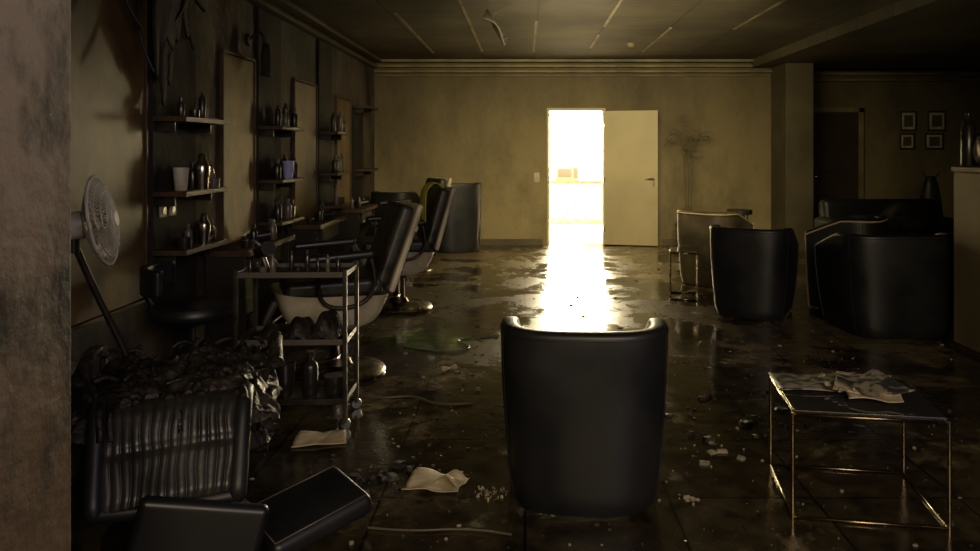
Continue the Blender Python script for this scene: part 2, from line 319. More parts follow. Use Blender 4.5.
# ------------------------------------------------------------------ TUB ARMCHAIR
def tub(loc, rz, w=0.70, d=0.66, h=0.75, arm=0.58, rim='leather', body='leather', taper=0.84, name='tub_armchair'):
    e = empty(name, loc, rot=(0, 0, rz))
    a = w / 2; t = 0.075; rr = 0.028
    def plan(u):
        s = u * 2 - 1
        if abs(s) > 0.62:
            q = (abs(s) - 0.62) / 0.38
            return math.copysign(a, s), -d / 2 + 0.30 + q * (d - 0.34), math.copysign(1, s), 0, q
        th = s / 0.62 * PI / 2
        ex = 0.66
        sx, cy = math.sin(th), math.cos(th)
        x = a * math.copysign(abs(sx) ** ex, sx); y = -d / 2 + 0.30 - 0.30 * abs(cy) ** ex
        nx, ny = math.copysign(abs(sx) ** (1.4), sx), -abs(cy) ** 1.4
        l = math.hypot(nx, ny); return x, y, nx / l, ny / l, 0
    def f(u, v):
        x, y, nx, ny, q = plan(u)
        top = h - (h - arm) * (q ** 1.1)
        if v < 0.5:
            k = v / 0.5; z = 0.012 + (top - rr - 0.012) * k; off = 0.010 * math.sin(PI * k)
            tx = taper + (1 - taper) * k ** 0.8; ty = 0.93 + 0.07 * k
            if k < 0.06: off -= 0.012 * (1 - k / 0.06)
            off += .0035 * noise.noise(Vector((x * 5 + w, z * 4, y * 5)))
        elif v < 0.75:
            k = (v - 0.5) / 0.25; an = PI * k; z = top - rr + rr * abs(math.sin(an)) ** .7; off = -t / 2 + t / 2 * math.copysign(abs(math.cos(an)) ** .7, math.cos(an)); tx = ty = 1
        else:
            k = (v - 0.75) / 0.25; z = top - rr - (top - rr - 0.3) * k; off = -t - 0.03 * k; tx = 1 - (1 - taper) * 0.3 * k; ty = 1
        return ((x + nx * off) * tx, (y + ny * off) * ty, z)
    surf('shell', f, 61, 49, e, body)
    for sgn in (-1, 1):
        prof = [f(0.0 if sgn < 0 else 1.0, k / 48) for k in range(49)]
        me = bpy.data.meshes.new('arm_front'); me.from_pydata(prof, [], [tuple(range(len(prof)))]); me.update()
        link('arm_front_%d' % (sgn + 1), me, e, body)
        tube('arm_piping_%d' % (sgn + 1), prof[::2], 0.007, e, rim)
    tube('rim_seam', [(lambda p: (p[0], p[1], p[2] + 0.001))(f(i / 60, 0.5)) for i in range(61)], 0.0035 if rim == 'leather' else .008, e, rim)
    tube('side_seam_l', [f(0.27, k / 24 * .5) for k in range(25)], 0.0025, e, body)
    tube('side_seam_r', [f(0.73, k / 24 * .5) for k in range(25)], 0.0025, e, body)
    box('seat_cushion', (w - 2 * t - 0.01, d - 0.16, 0.15), (0, 0.05, 0.37), e, body, 0.05, seg=5)
    box('seat_base', ((w - 2 * t) * 0.93, d - 0.2, 0.25), (0, 0.03, 0.19), e, body, 0.02)
    for sx in (-1, 1):
        for sy in (-1, 1): cyl('foot_%d%d' % (sx + 1, sy + 1), 0.022, 0.07, (sx * w * 0.3, sy * d * 0.28, 0.035), e, 'black_metal')
    return e

tub((0.252, 3.12, 0), math.radians(-3), w=0.70, h=.735, arm=.57, taper=.86)
tub((2.04, 7.85, 0), math.radians(-48), w=0.66, rim='piping', body='leather_tan', h=.80, arm=.66)
tub((2.02, 6.40, 0), math.radians(-28), w=0.70, rim='leather', h=.78, arm=.62)
tub((2.93, 5.80, 0), math.radians(3), w=0.93, d=0.7, h=0.80, arm=.66, rim='leather')
tub((3.0, 6.72, 0), math.radians(55), w=0.66, h=0.84, arm=.7, rim='piping')
tub((-1.0, 10.42, 0), math.radians(20), w=0.68, h=0.98, arm=.72, taper=.95)
tub((-1.85, 10.35, 0), math.radians(-15), w=0.64, h=0.86, arm=.66)

sf = empty('loveseat_sofa', (4.5, 8.8, 0), rz=math.radians(4))
box('base', (1.5, 0.75, 0.28), (0, 0, 0.21), sf, 'leather', 0.03); box('backrest', (1.5, 0.2, 0.5), (0, 0.32, 0.58), sf, 'leather', 0.07, rot=(-0.12, 0, 0))
for s in (-1, 1):
    box('arm_%d' % (s + 1), (0.18, 0.78, 0.55), (s * 0.74, 0, 0.34), sf, 'leather', 0.06)
    box('cushion_%d' % (s + 1), (0.62, 0.58, 0.14), (s * 0.33, -0.05, 0.42), sf, 'leather', 0.045)
    for y in (-0.3, 0.3): cyl('foot_%d_%d' % (s, int(y * 10)), 0.025, 0.08, (s * 0.65, y, 0.04), sf, 'black_metal')
jk = empty('crumpled_jacket', (4.5, 8.72, 0.49), rz=0.1)
surf('cloth', lambda u, v: ((u - .5) * 0.9, (v - .5) * 0.36, 0.012 + 0.34 * math.sin(PI * u) * math.sin(PI * v) * (0.7 + 0.3 * math.sin(9 * u + 5 * v))), 30, 16, jk, 'leather_old', 0.01)

# ------------------------------------------------------------------ SIDE TABLES
def side_table(loc, rz, w=0.6, d=0.5, h=0.43, r=0.008):
    e = empty('side_table', loc, rz)
    x, y = w / 2, d / 2
    for n, z in (('top', h - r), ('bottom', r)):
        tube('rail_' + n, [(-x, -y, z), (x, -y, z), (x, y, z), (-x, y, z)], r, e, 'brass', cyc=True)
    for i, (a, b) in enumerate([(-x, -y), (x, -y), (x, y), (-x, y)]):
        tube('leg_%d' % i, [(a, b, 0), (a, b, h)], r, e, 'brass')
    box('glass_top', (w - 0.01, d - 0.01, 0.008), (0, 0, h + 0.004), e, 'glass_dark', 0.002)
    return e
side_table((1.37, 3.02, 0), math.radians(-9), 0.57, 0.48, 0.42)
side_table((1.57, 7.12, 0), math.radians(-12), 0.26, 0.36, 0.46)

mg = empty('magazine_pile', (1.33, 3.08, 0.43), rz=math.radians(-12))
def sheet(name, w, d, loc, rz, par, m, amp=0.01, ph=0):
    return surf(name, lambda u, v: ((u - .5) * w, (v - .5) * d, amp * (1 + math.sin(5 * u + ph) * math.cos(4 * v + ph)) + amp * 2 * max(0, u - .7) * 3), 16, 12, par, m, 0.003, loc=loc, rot=(0, 0, rz))
sheet('newspaper', 0.38, 0.24, (-0.06, 0.05, 0.0), 0.1, mg, 'paper_print', 0.006)
sheet('magazine_a', 0.22, 0.28, (0.11, 0.02, 0.012), -0.25, mg, 'paper', 0.008, 1)
sheet('magazine_b', 0.20, 0.27, (0.14, -0.02, 0.026), 0.35, mg, 'paper_print', 0.009, 2)
sheet('scrap', 0.2, 0.13, (0.12, -0.12, 0.01), -0.1, mg, 'paper', 0.008, 3)
for i in range(14):
    sheet('crumb_%d' % i, random.uniform(.01, .035), random.uniform(.01, .03), (random.uniform(-.22, .2), random.uniform(-.12, .14), 0.022), random.random() * 3, mg, 'plaster', 0.004, i)

# ------------------------------------------------------------------ BARBER CHAIRS (local front = +X)
def barber(loc, rz, name='barber_chair', recl=0.28):
    e = empty(name, loc, rz)
    lathe('base_disc', [(0, 0), (0.30, 0), (0.305, 0.012), (0.29, 0.03), (0.2, 0.045), (0.09, 0.06), (0.07, 0.1), (0, 0.1)], parent=e, m='chrome', n=48)
    cyl('column', 0.055, 0.24, (0, 0, 0.2), e, 'chrome'); cyl('collar', 0.075, 0.05, (0, 0, 0.31), e, 'black_metal')
    tube('pump_lever', [(0, 0.05, 0.14), (0.02, 0.2, 0.15), (0.1, 0.3, 0.16), (0.16, 0.32, 0.16)], 0.01, e, 'chrome', smooth=True)
    def shell(u, v):
        a = 2 * PI * u; ex = 0.55
        c, s = math.cos(a), math.sin(a)
        rx = 0.36 * (0.62 + 0.38 * v ** 0.5); ry = 0.29 * (0.72 + 0.28 * v ** 0.5)
        return (0.05 + rx * math.copysign(abs(c) ** ex, c), ry * math.copysign(abs(s) ** ex, s), 0.33 + 0.22 * v + (0.03 * c * v))
    surf('seat_shell', shell, 56, 10, e, 'cream', cu=True)
    surf('shell_floor', lambda u, v: (0.05 + 0.36 * .62 * v * math.copysign(abs(math.cos(2 * PI * u)) ** .55, math.cos(2 * PI * u)), 0.29 * .72 * v * math.copysign(abs(math.sin(2 * PI * u)) ** .55, math.sin(2 * PI * u)), 0.33), 56, 4, e, 'cream', cu=True)
    box('seat_cushion', (0.60, 0.50, 0.12), (0.05, 0, 0.585), e, 'leather_old', 0.04, seg=5)
    bk = bpy.data.objects.new('backrest_frame', None); S.collection.objects.link(bk); bk.parent = e; bk.location = (-0.27, 0, 0.57); bk.rotation_euler = (0, -recl, 0)
    box('backrest_pad', (0.10, 0.48, 0.54), (0.035, 0, 0.27), bk, 'leather_old', 0.04, seg=5)
    box('backrest_shell', (0.04, 0.54, 0.585), (-0.03, 0, 0.275), bk, 'cream', 0.018, seg=4)
    box('backrest_rear_pad', (0.015, 0.48, 0.52), (-0.053, 0, 0.27), bk, 'leather_old', 0.006)
    for s in (-1, 1):
        box('arm_pad_%d' % (s + 1), (0.42, 0.075, 0.05), (0.04, s * 0.335, 0.80), e, 'leather', 0.022, rot=(0, 0.05, 0), seg=4)
        tube('arm_support_%d' % (s + 1), [(-0.15, s * 0.335, 0.78), (-0.2, s * 0.335, 0.62), (-0.1, s * 0.305, 0.48), (0.12, s * 0.305, 0.48), (0.18, s * 0.335, 0.62), (0.16, s * 0.335, 0.78)], 0.014, e, 'black_metal', smooth=True)
    for s in (-1, 1): tube('foot_arm_%d' % (s + 1), [(0.25, s * 0.12, 0.42), (0.42, s * 0.12, 0.34), (0.5, s * 0.12, 0.2), (0.62, s * 0.12, 0.17)], 0.013, e, 'chrome', smooth=True)
    box('footplate', (0.16, 0.36, 0.025), (0.62, 0, 0.185), e, 'black_metal', 0.008, rot=(0, -0.35, 0))
    box('calf_pad', (0.05, 0.38, 0.2), (0.44, 0, 0.44), e, 'leather_old', 0.02, rot=(0, -0.45, 0))
    return e
barber((-1.22, 4.70, 0), math.radians(203), recl=0.34)
barber((-1.16, 6.62, 0), math.radians(200), recl=0.28)
barber((-1.42, 8.70, 0), math.radians(210))

tw = empty('draped_towel', (-0.86, 6.72, 1.09), rz=0.3)
def tfun(u, v):
    a = (v - .5) * 2
    x = 0.095 * math.tanh(a * 4); z = 0.06 - 0.36 * abs(a) ** 1.3
    return (x + 0.012 * math.sin(14 * u), (u - .5) * 0.26, z)
surf('cloth', tfun, 20, 24, tw, 'yellow', 0.008)

# burnt nearest chair
bc = empty('burnt_barber_chair', (-1.32, 2.76, 0), rz=math.radians(20))
lathe('base_disc', [(0, 0), (0.26, 0), (0.265, 0.012), (0.25, 0.03), (0.17, 0.045), (0.08, 0.06), (0.07, 0.1), (0, 0.1)], parent=bc, m='black_metal', n=48)
cyl('column', 0.055, 0.26, (0, 0, 0.2), bc, 'black_metal')
box('seat_shell', (0.48, 0.56, 0.16), (0, 0.10, 0.40), bc, 'leather', 0.06, seg=5, taper=0.8)
def burnt(u, v):
    x = (u - .5) * 0.70; y = (v - .5) * 0.80
    edge = min(1, 5 * min(u, 1 - u)) * min(1, 5 * min(v, 1 - v))
    n = noise.noise(Vector((x * 5, y * 5, 3))) * 1.3 + abs(noise.noise(Vector((x * 16, y * 22, 7)))) * 1.2 + .35 * noise.noise(Vector((x * 60, y * 60, 2)))
    rim = .05 * (1 - edge) * noise.noise(Vector((x * 12, y * 12, 1)))
    return (x + rim, y + rim, 0.45 + 0.115 * edge ** .6 + 0.045 * n)
surf('charred_seat', burnt, 90, 90, bc, 'char', loc=(0.0, 0.15, 0.0))
for i in range(34):
    a = random.uniform(-.33, .33); b = random.uniform(-.20, .50); an = random.random() * 3; l_ = random.uniform(.03, .10)
    z_ = .59 + random.uniform(-.015, .02)
    tube('charred_strip_%d' % i, [(a, b, z_), (a + l_ * .5 * math.cos(an), b + l_ * .5 * math.sin(an), z_ + random.uniform(0, .025)), (a + l_ * math.cos(an + .3), b + l_ * math.sin(an + .3), z_ + random.uniform(-.02, .02))], random.uniform(.004, .010), bc, 'char' if i % 6 else 'ash', smooth=True, res=2)
# tufted pad slumped against the seat front: nearly flat slab, bowed, with flutes and a stitched cross seam
PP = [(-.15, .55), (-.195, .568), (-.235, .565), (-.268, .545), (-.295, .51), (-.318, .472), (-.342, .432), (-.366, .392), (-.39, .352), (-.412, .315), (-.418, .288), (-.395, .272)]
def pathp(v):
    q = v * (len(PP) - 1); i = min(int(q), len(PP) - 2); f_ = q - i
    return PP[i][0] * (1 - f_) + PP[i + 1][0] * f_, PP[i][1] * (1 - f_) + PP[i + 1][1] * f_
def flute(u, v):
    y, z = pathp(v)
    dep = 0.007 * abs(math.sin(PI * 14 * u)) ** .6 - 0.012 * (abs(2 * u - 1) ** 5)
    dep -= .010 * math.exp(-((v - .52) / .025) ** 2)
    dep += .014 * noise.noise(Vector((u * 2.5, v * 2.5, 2))) + .012 * math.sin(PI * u)
    w_ = .44 - .05 * v
    nx, nz = -.86, .5
    return ((u - .5) * w_ + .012 * noise.noise(Vector((u * 3, v * 4, 9))), y + dep * nx, z + dep * nz + .012 * (u - .5))
surf('fluted_pad', flute, 197, 44, bc, 'leather_old')
surf('pad_back', lambda u, v: ((u - .5) * (.46 - .05 * v), pathp(v)[0] + .055, pathp(v)[1] - .03), 6, 24, bc, 'leather')
for s in (-1, 1):
    tube('pad_border_%d' % (s + 1), [(s * (.238 - .025 * i / 11), y + .014, z - .006) for i, (y, z) in enumerate(PP)], .030, bc, 'leather', smooth=True)
tube('pad_bottom_roll', [(-.215, -.395, .275), (-.1, -.402, .268), (.1, -.402, .268), (.215, -.395, .275)], .026, bc, 'leather', smooth=True)
for i in range(14):
    x0 = -.24 + i * .036 + random.uniform(-.01, .01); dl = random.choice([2, 2, 3, 3, 4, 6])
    tube('melted_drip_%d' % i, [(x0 + .006 * j, PP[j][0] - .010, PP[j][1] + .010) for j in range(0, dl)], random.uniform(.008, .02), bc, 'char', smooth=True)
for s in (-1, 1):
    tube('arm_%d' % (s + 1), [(s * .35, .44, .60), (s * .355, .30, .635), (s * .345, .14, .625), (s * .35, .04, .59)], .026, bc, 'char', smooth=True)
    tube('arm_support_%d' % (s + 1), [(s * 0.33, 0.40, 0.60), (s * 0.33, 0.34, 0.5), (s * 0.27, 0.1, 0.42), (s * 0.33, 0.08, 0.60)], 0.014, bc, 'black_metal', smooth=True)
box('leg_pad', (0.40, 0.055, 0.27), (0.095, -0.47, 0.175), bc, 'leather', 0.024, rot=(0.12, 0.24, 0.0), seg=4)
for s in (-1, 1): tube('leg_rod_%d' % (s + 1), [(s * 0.12 + .06, -0.22, 0.34), (s * 0.12 + .08, -0.33, 0.2), (s * 0.12 + .1, -0.43, 0.14)], 0.011, bc, 'chrome')

fc = empty('fallen_back_cushion', (-0.82, 2.72, 0.085), rot=(0.10, -0.16, math.radians(42)))
box('pad', (0.40, 0.30, 0.085), (0, 0, 0), fc, 'leather', 0.035, seg=5)
tube('piping', [(-.18, -.13, .040), (.18, -.13, .040), (.18, .13, .040), (-.18, .13, .040)], 0.003, fc, 'bottle_grey', cyc=True)
box('mount_plate', (0.16, 0.1, 0.02), (0, 0, -0.05), fc, 'black_metal', 0.004)

_, hp = heap('charred_debris_heap', .17, .11, .26, (-1.44, 3.56, 0), .1, seed=4)
for i in range(12):
    a = random.uniform(0, 6.28); r = random.uniform(.02, .12)
    tube('burnt_stick_%d' % i, [(r * math.cos(a), r * math.sin(a) * .6, .10), (r * math.cos(a) + random.uniform(-.06, .06), r * math.sin(a) * .6 + random.uniform(-.04, .04), .26 + random.uniform(-.05, .1))], random.uniform(.005, .012), hp, 'char' if i % 3 else 'black_metal')

# ------------------------------------------------------------------ bottles
BP = {
 'round': [(0, 0), (.03, 0), (.032, .006), (.032, .11), (.026, .125), (.012, .135), (.012, .15), (.016, .15), (.016, .175), (0, .175)],
 'tall': [(0, 0), (.026, 0), (.028, .006), (.028, .16), (.018, .18), (.010, .19), (.010, .215), (0, .22)],
 'jar': [(0, 0), (.042, 0), (.044, .006), (.044, .05), (.046, .05), (.046, .07), (0, .072)],
 'cup': [(0, 0), (.032, 0), (.044, .13), (.041, .13), (.030, .006), (0, .006)],
 'shaker': [(0, 0), (.036, 0), (.044, .09), (.046, .13), (.04, .15), (.024, .175), (.022, .20), (.014, .21), (0, .212)],
 'spray': [(0, 0), (.03, 0), (.032, .005), (.032, .12), (.012, .15), (.012, .165), (0, .165)],
}
def bottle(kind, loc, par, m, sc=1.0, name='bottle'):
    o = lathe(name + '_' + kind, [(r * sc, z * sc) for r, z in BP[kind]], loc, par, m, 24)
    if kind == 'spray':
        box('trigger_head', (.05 * sc, .018 * sc, .022 * sc), (loc[0] - .012 * sc, loc[1], loc[2] + .172 * sc), par, m, 0.004)
        box('trigger', (.008 * sc, .01 * sc, .035 * sc), (loc[0] - .03 * sc, loc[1], loc[2] + .15 * sc), par, m, 0.002, rot=(0, .3, 0))
    if kind == 'shaker':
        tube('grip', [(loc[0] + .04 * sc, loc[1], loc[2] + .14 * sc), (loc[0] + .075 * sc, loc[1], loc[2] + .13 * sc), (loc[0] + .07 * sc, loc[1], loc[2] + .05 * sc), (loc[0] + .04 * sc, loc[1], loc[2] + .03 * sc)], .004, par, 'steel', smooth=True)
    return o

# ------------------------------------------------------------------ WALL SHELF UNITS on the left wall
SZ = (0.82, 1.18, 1.64)
def shelf_unit(y0, y1, zs=SZ, top=CZ - 0.16, bot=0.45, depth=0.21):
    e = empty('wall_shelf_unit', (-2.3, (y0 + y1) / 2, 0))
    w = y1 - y0
    box('back_panel', (0.03, w * 0.96, top - bot), (0.016, 0, (top + bot) / 2), e, 'panel_black', 0.003)
    for i, z in enumerate(zs):
        box('board_%d' % i, (depth, w, 0.032), (0.03 + depth / 2, 0, z), e, 'wood_dark', 0.004)
        for s in (-1, 1): box('bracket_%d_%d' % (i, s + 1), (0.12, 0.012, 0.06), (0.09, s * w * 0.42, z - 0.046), e, 'black_metal', 0.002)
    return e
shelf_unit(4.38, 4.98); shelf_unit(6.12, 6.72); shelf_unit(7.92, 8.48)
shelf_unit(9.55, 10.1, zs=(1.18, 2.02), top=2.0)
def row(yc, z, items):
    e = empty('hair_product_bottles', (-2.14, yc, z + 0.0165))
    for k_, dx, dy, m_, sc in items: bottle(k_, (dx, dy, 0), e, m_, sc)
row(4.68, SZ[2], [('round', 0, -.2, 'bottle_dark', .7), ('jar', .03, -.08, 'bottle_dark', .7), ('tall', .02, 0.05, 'bottle_dark', .8), ('round', -.02, .18, 'bottle_grey', .6)])
row(4.68, SZ[1], [('cup', -.02, -.16, 'white', 1.1), ('shaker', .04, 0.0, 'steel', 1.1), ('round', -.03, .02, 'bottle_dark', 1), ('tall', -.04, .12, 'bottle_dark', .8), ('jar', .03, .2, 'bottle_grey', .9)])
row(4.68, SZ[0], [('jar', .02, -.2, 'bottle_dark', 1), ('shaker', .04, 0.03, 'steel', .95), ('round', -.02, -.06, 'bottle_grey', .8), ('tall', -.04, .11, 'bottle_dark', .7), ('jar', .0, .2, 'bottle_dark', 1)])
row(6.42, SZ[2], [('tall', 0, -.18, 'bottle_dark', .85), ('round', .02, -.04, 'bottle_grey', .9), ('tall', -.02, .08, 'bottle_dark', 1), ('round', .02, .2, 'bottle_dark', 1)])
row(6.42, SZ[1], [('round', 0, -.2, 'bottle_dark', 1), ('cup', .03, 0.0, 'bottle_blue', 1.2), ('tall', -.02, .05, 'bottle_dark', 1), ('spray', .02, .2, 'bottle_dark', 1)])
row(6.42, SZ[0], [('spray', 0, -.18, 'bottle_dark', 1), ('round', .02, 0.02, 'bottle_grey', 1), ('shaker', .02, .11, 'steel', .8), ('jar', -.02, .2, 'bottle_dark', 1)])
row(8.2, SZ[2], [('tall', 0, -.16, 'bottle_dark', 1), ('tall', .03, .02, 'bottle_grey', 1.1), ('round', .02, .2, 'bottle_dark', 1)])
row(8.2, SZ[1], [('round', .02, -.16, 'bottle_dark', 1.1), ('spray', .02, .02, 'bottle_grey', 1), ('tall', 0, .2, 'bottle_dark', 1)])
row(8.2, SZ[0], [('tall', .02, -.1, 'bottle_grey', 1), ('jar', .02, .1, 'bottle_dark', 1)])

def mirror(y0, y1, z0, z1, m='panel_brown'):
    e = empty('wall_mirror', (-2.3, (y0 + y1) / 2, (z0 + z1) / 2))
    box('pane', (0.022, y1 - y0 - .03, z1 - z0 - .03), (0.012, 0, 0), e, m, 0.002)
    for n, a, b, c_, d_ in [('l', -(y1 - y0) / 2, 0, .02, z1 - z0), ('r', (y1 - y0) / 2, 0, .02, z1 - z0)]:
        box('frame_' + n, (0.035, c_, d_), (0.018, a, 0), e, 'wood_dark', 0.003)
    for n, z in (('t', (z1 - z0) / 2), ('b', -(z1 - z0) / 2)): box('frame_' + n, (0.035, y1 - y0, .02), (0.018, 0, z), e, 'wood_dark', 0.003)
mirror(3.50, 4.32, 0.55, 2.66); mirror(2.55, 3.45, 0.55, 2.66); mirror(5.42, 6.06, 0.48, 2.2); mirror(7.1, 7.86, 0.5, 2.15); mirror(8.7, 9.4, 0.5, 2.1)
for y0, y1 in ((5.05, 6.05), (6.8, 7.85), (8.55, 9.45)):
    e = empty('styling_console', (-2.255, (y0 + y1) / 2, 0))
    box('top', (0.32, y1 - y0, 0.045), (0.165, 0, 0.72), e, 'wood_dark', 0.006)
    box('drawer_box', (0.28, (y1 - y0) * .6, 0.14), (0.145, 0, 0.625), e, 'panel_black', 0.006)
    for s in (-1, 1): box('leg_%d' % (s + 1), (0.28, 0.03, 0.70), (0.145, s * ((y1 - y0) / 2 - .03), 0.35), e, 'panel_black', 0.004)
    t = empty('hairdressing_tools', (-2.08, (y0 + y1) / 2, 0.743))
    for i in range(5):
        bottle(random.choice(['round', 'jar', 'spray', 'tall']), (random.uniform(-.08, .09), -.36 + i * .17, 0), t, random.choice(['bottle_dark', 'bottle_grey', 'bottle_dark']), random.uniform(.6, .95))
    tube('hair_dryer_body', [(-.02, -.1, .04), (.12, -.02, .06)], .036, t, 'bottle_dark'); tube('hair_dryer_grip', [(.02, -.07, .05), (.06, -.13, .02)], .016, t, 'bottle_dark')
for y, z in ((4.50, 1.07), (4.62, 1.07)):
    e = empty('wall_socket', (-2.268, y, z)); box('plate', (.012, .08, .08), (.006, 0, 0), e, 'whitep', .003); cyl('recess', .025, .008, (.012, 0, 0), e, 'bottle_grey', rot=(0, PI / 2, 0))

def wall_lamp(y, z):
    e = empty('wall_lamp', (-2.3, y, z))
    cyl('rose', .05, .03, (.016, 0, 0), e, 'black_metal', rot=(0, PI / 2, 0))
    tube('arm', [(.02, 0, 0), (.10, 0, .08), (.15, 0, .02), (.16, 0, -.06)], .012, e, 'black_metal', smooth=True)
    lathe('shade', [(.02, .05), (.03, .04), (.04, -.06), (.04, -.22), (.032, -.22), (.03, .03), (.0, .035)], (.16, 0, -.08), e, 'panel_black', 24)
wall_lamp(5.95, 2.36)
hc = empty('burnt_hanging_cables', (0, 0, 0))
for i in range(7):
    y = 3.9 + i * .13; x = -2.24 + random.uniform(0, .08)
    ln = random.uniform(.2, .75)
    tube('cable_%d' % i, [(x, y, 2.81), (x + .05, y + random.uniform(-.1, .1), 2.6), (x + random.uniform(-.03, .1), y + random.uniform(-.15, .15), 2.6 - ln * .6), (x + random.uniform(0, .12), y + random.uniform(-.1, .1), 2.6 - ln)], random.uniform(.006, .012), hc, 'blackcable', smooth=True)
surf('charred_flap', lambda u, v: (-2.19 + .05 * math.sin(3 * v + 2 * u), 4.2 + .62 * u + .05 * math.sin(7 * v), 2.78 - v * (.75 + .25 * math.sin(6 * u) + .06 * math.sin(31 * u))), 40, 24, hc, 'panel_black', .012)
tc_ = empty('torn_ceiling_panel', (-0.28, 6.9, 2.62), rot=(0.6, 0.7, 0.4))
surf('flap', lambda u, v: ((u - .5) * .34, (v - .5) * .22, .05 * math.sin(4 * u + 2 * v)), 14, 10, tc_, 'panel_black', .012)
tube('wire', [(-.1, 0, .0), (-.12, .02, .12), (-.05, .0, .26)], .004, tc_, 'blackcable', smooth=True)

# ------------------------------------------------------------------ FAN
fn = empty('pedestal_fan', (-1.83, 3.52, 0))
head = bpy.data.objects.new('head', None); S.collection.objects.link(head); head.parent = fn
HP = Vector((-0.14, -0.22, 1.12)); head.location = HP; head.rotation_euler = (0, math.radians(80), math.radians(16))
R = .205
for ring in (.05, .09, .13, .17, R):
    zz = .055 * (1 - (ring / R) ** 2) + .03
    tube('front_ring_%d' % int(ring * 1000), [(ring * math.cos(t * PI / 20), ring * math.sin(t * PI / 20), zz) for t in range(40)], .0024 if ring < R else .007, head, 'white', cyc=True)
for i in range(48):
    a = i * 2 * PI / 48
    tube('wire_%d' % i, [(math.cos(a) * r_, math.sin(a) * r_, .055 * (1 - (r_ / R) ** 2) + .03) for r_ in (.03, .09, .15, R)], .0018, head, 'white')
    tube('rear_wire_%d' % i, [(math.cos(a) * r_, math.sin(a) * r_, -.07 * (1 - (r_ / R) ** 2) + .03) for r_ in (.05, .12, R)], .0016, head, 'white')
lathe('badge', [(0, .092), (.035, .09), (.038, .082), (0, .08)], parent=head, m='white')
for i in range(3):
    a0 = i * 2 * PI / 3
    surf('blade_%d' % i, lambda u, v, a0=a0: ((.03 + .145 * u) * math.cos(a0 + (v - .5) * (1.1 + .4 * u)), (.03 + .145 * u) * math.sin(a0 + (v - .5) * (1.1 + .4 * u)), .03 + (v - .5) * .045), 12, 12, head, 'whitep', .003)
lathe('motor_housing', [(0, -.17), (.04, -.165), (.06, -.14), (.065, -.06), (.05, -.03), (0, -.03)], parent=head, m='white', n=32)
tube('pole', [(-.24, -.22, 1.03), (-.18, -.13, .75), (-.06, -.04, .4), (0, 0, .04)], .016, fn, 'black_metal', smooth=True)
cyl('neck', .026, .10, (-.24, -.22, 1.03), fn, 'bottle_dark')
for a in (0.4, 0.4 + PI / 2): box('base_bar_%d' % int(a * 10), (.42, .05, .025), (0, 0, .0135), fn, 'black_metal', .006, rot=(0, 0, a))

sb = empty('storage_box', (-2.08, 3.02, 0)); box('carcass', (.24, .34, .48), (0, 0, .24), sb, 'panel_black', .008); box('lid', (.26, .36, .03), (0, 0, .496), sb, 'white', .006); box('drawer_front', (.012, .30, .18), (.125, 0, .34), sb, 'panel_black', .004); box('drawer_front_low', (.012, .30, .18), (.125, 0, .13), sb, 'panel_black', .004)

ss = empty('styling_stool', (-1.88, 4.08, 0), rz=.25)
for i in range(5):
    a = i * 2 * PI / 5
    tube('leg_%d' % i, [(0, 0, .12), (.12 * math.cos(a), .12 * math.sin(a), .10), (.23 * math.cos(a), .23 * math.sin(a), .055)], .015, ss, 'black_metal', smooth=True)
    lathe('caster_%d' % i, [(0, -.012), (.024, -.012), (.027, 0), (.024, .012), (0, .012)], (.23 * math.cos(a), .23 * math.sin(a), .027), ss, 'black_metal', 16, rot=(PI / 2, 0, a))
cyl('gas_lift', .022, .38, (0, 0, .31), ss, 'black_metal')
lathe('seat', [(0, .50), (.2, .50), (.225, .52), (.23, .55), (.21, .58), (.1, .59), (0, .592)], parent=ss, m='leather', n=40)
surf('low_back', lambda u, v: (.25 * math.cos(2.2 + 2.0 * u), .25 * math.sin(2.2 + 2.0 * u), .66 + .14 * v), 20, 8, ss, 'leather', .035)
tube('back_bar', [(-.12, .06, .50), (-.26, .03, .55), (-.26, .0, .72)], .012, ss, 'black_metal', smooth=True)

# ------------------------------------------------------------------ TROLLEY
TX = -1.22
tr = empty('salon_trolley', (TX, 3.88, 0), rz=math.radians(2))
W, D_ = .56, .30
for i, (a, b) in enumerate([(-1, -1), (1, -1), (1, 1), (-1, 1)]):
    x, y = a * W / 2, b * D_ / 2
    box('post_%d' % i, (.022, .022, .78), (x, y, .44), tr, 'black_metal', .004)
    lathe('caster_%d' % i, [(0, -.012), (.026, -.012), (.03, 0), (.026, .012), (0, .012)], (x, y, .03), tr, 'bottle_dark', 20, rot=(PI / 2, 0, .3))
    box('fork_%d' % i, (.02, .034, .03), (x, y, .05), tr, 'black_metal', .003)
for n, z in (('top', .79), ('middle', .44), ('bottom', .13)):
    box('tray_' + n, (W - .005, D_ - .005, .012), (0, 0, z), tr, 'black_metal', .003)
    for s in (-1, 1):
        box('lip_%s_%d' % (n, s + 1), (W, .01, .03), (0, s * D_ / 2, z + .012), tr, 'bottle_grey' if n != 'bottom' else 'black_metal', .003)
        box('end_%s_%d' % (n, s + 1), (.01, D_, .03), (s * W / 2, 0, z + .012), tr, 'black_metal', .003)
tp = empty('trolley_clutter', (TX, 3.88, .797))
for i in range(9):
    bottle(random.choice(['round', 'jar', 'spray', 'tall', 'jar']), (-.23 + i * .056, random.uniform(-.1, .1), 0), tp, random.choice(['bottle_dark', 'bottle_grey', 'bottle_dark']), random.uniform(.35, .6))
tube('hair_dryer_body', [(-.22, .04, .10), (-.14, -.06, .13)], .04, tp, 'bottle_dark'); tube('hair_dryer_grip', [(-.2, 0, .09), (-.17, 0, .01)], .018, tp, 'bottle_dark')
tube('hose', [(-.25, .1, .03), (-.26, 0, .16), (-.2, -.08, .18), (-.12, .03, .03)], .008, tp, 'bottle_grey', smooth=True)
tp2 = empty('charred_towels', (TX, 3.88, .449))
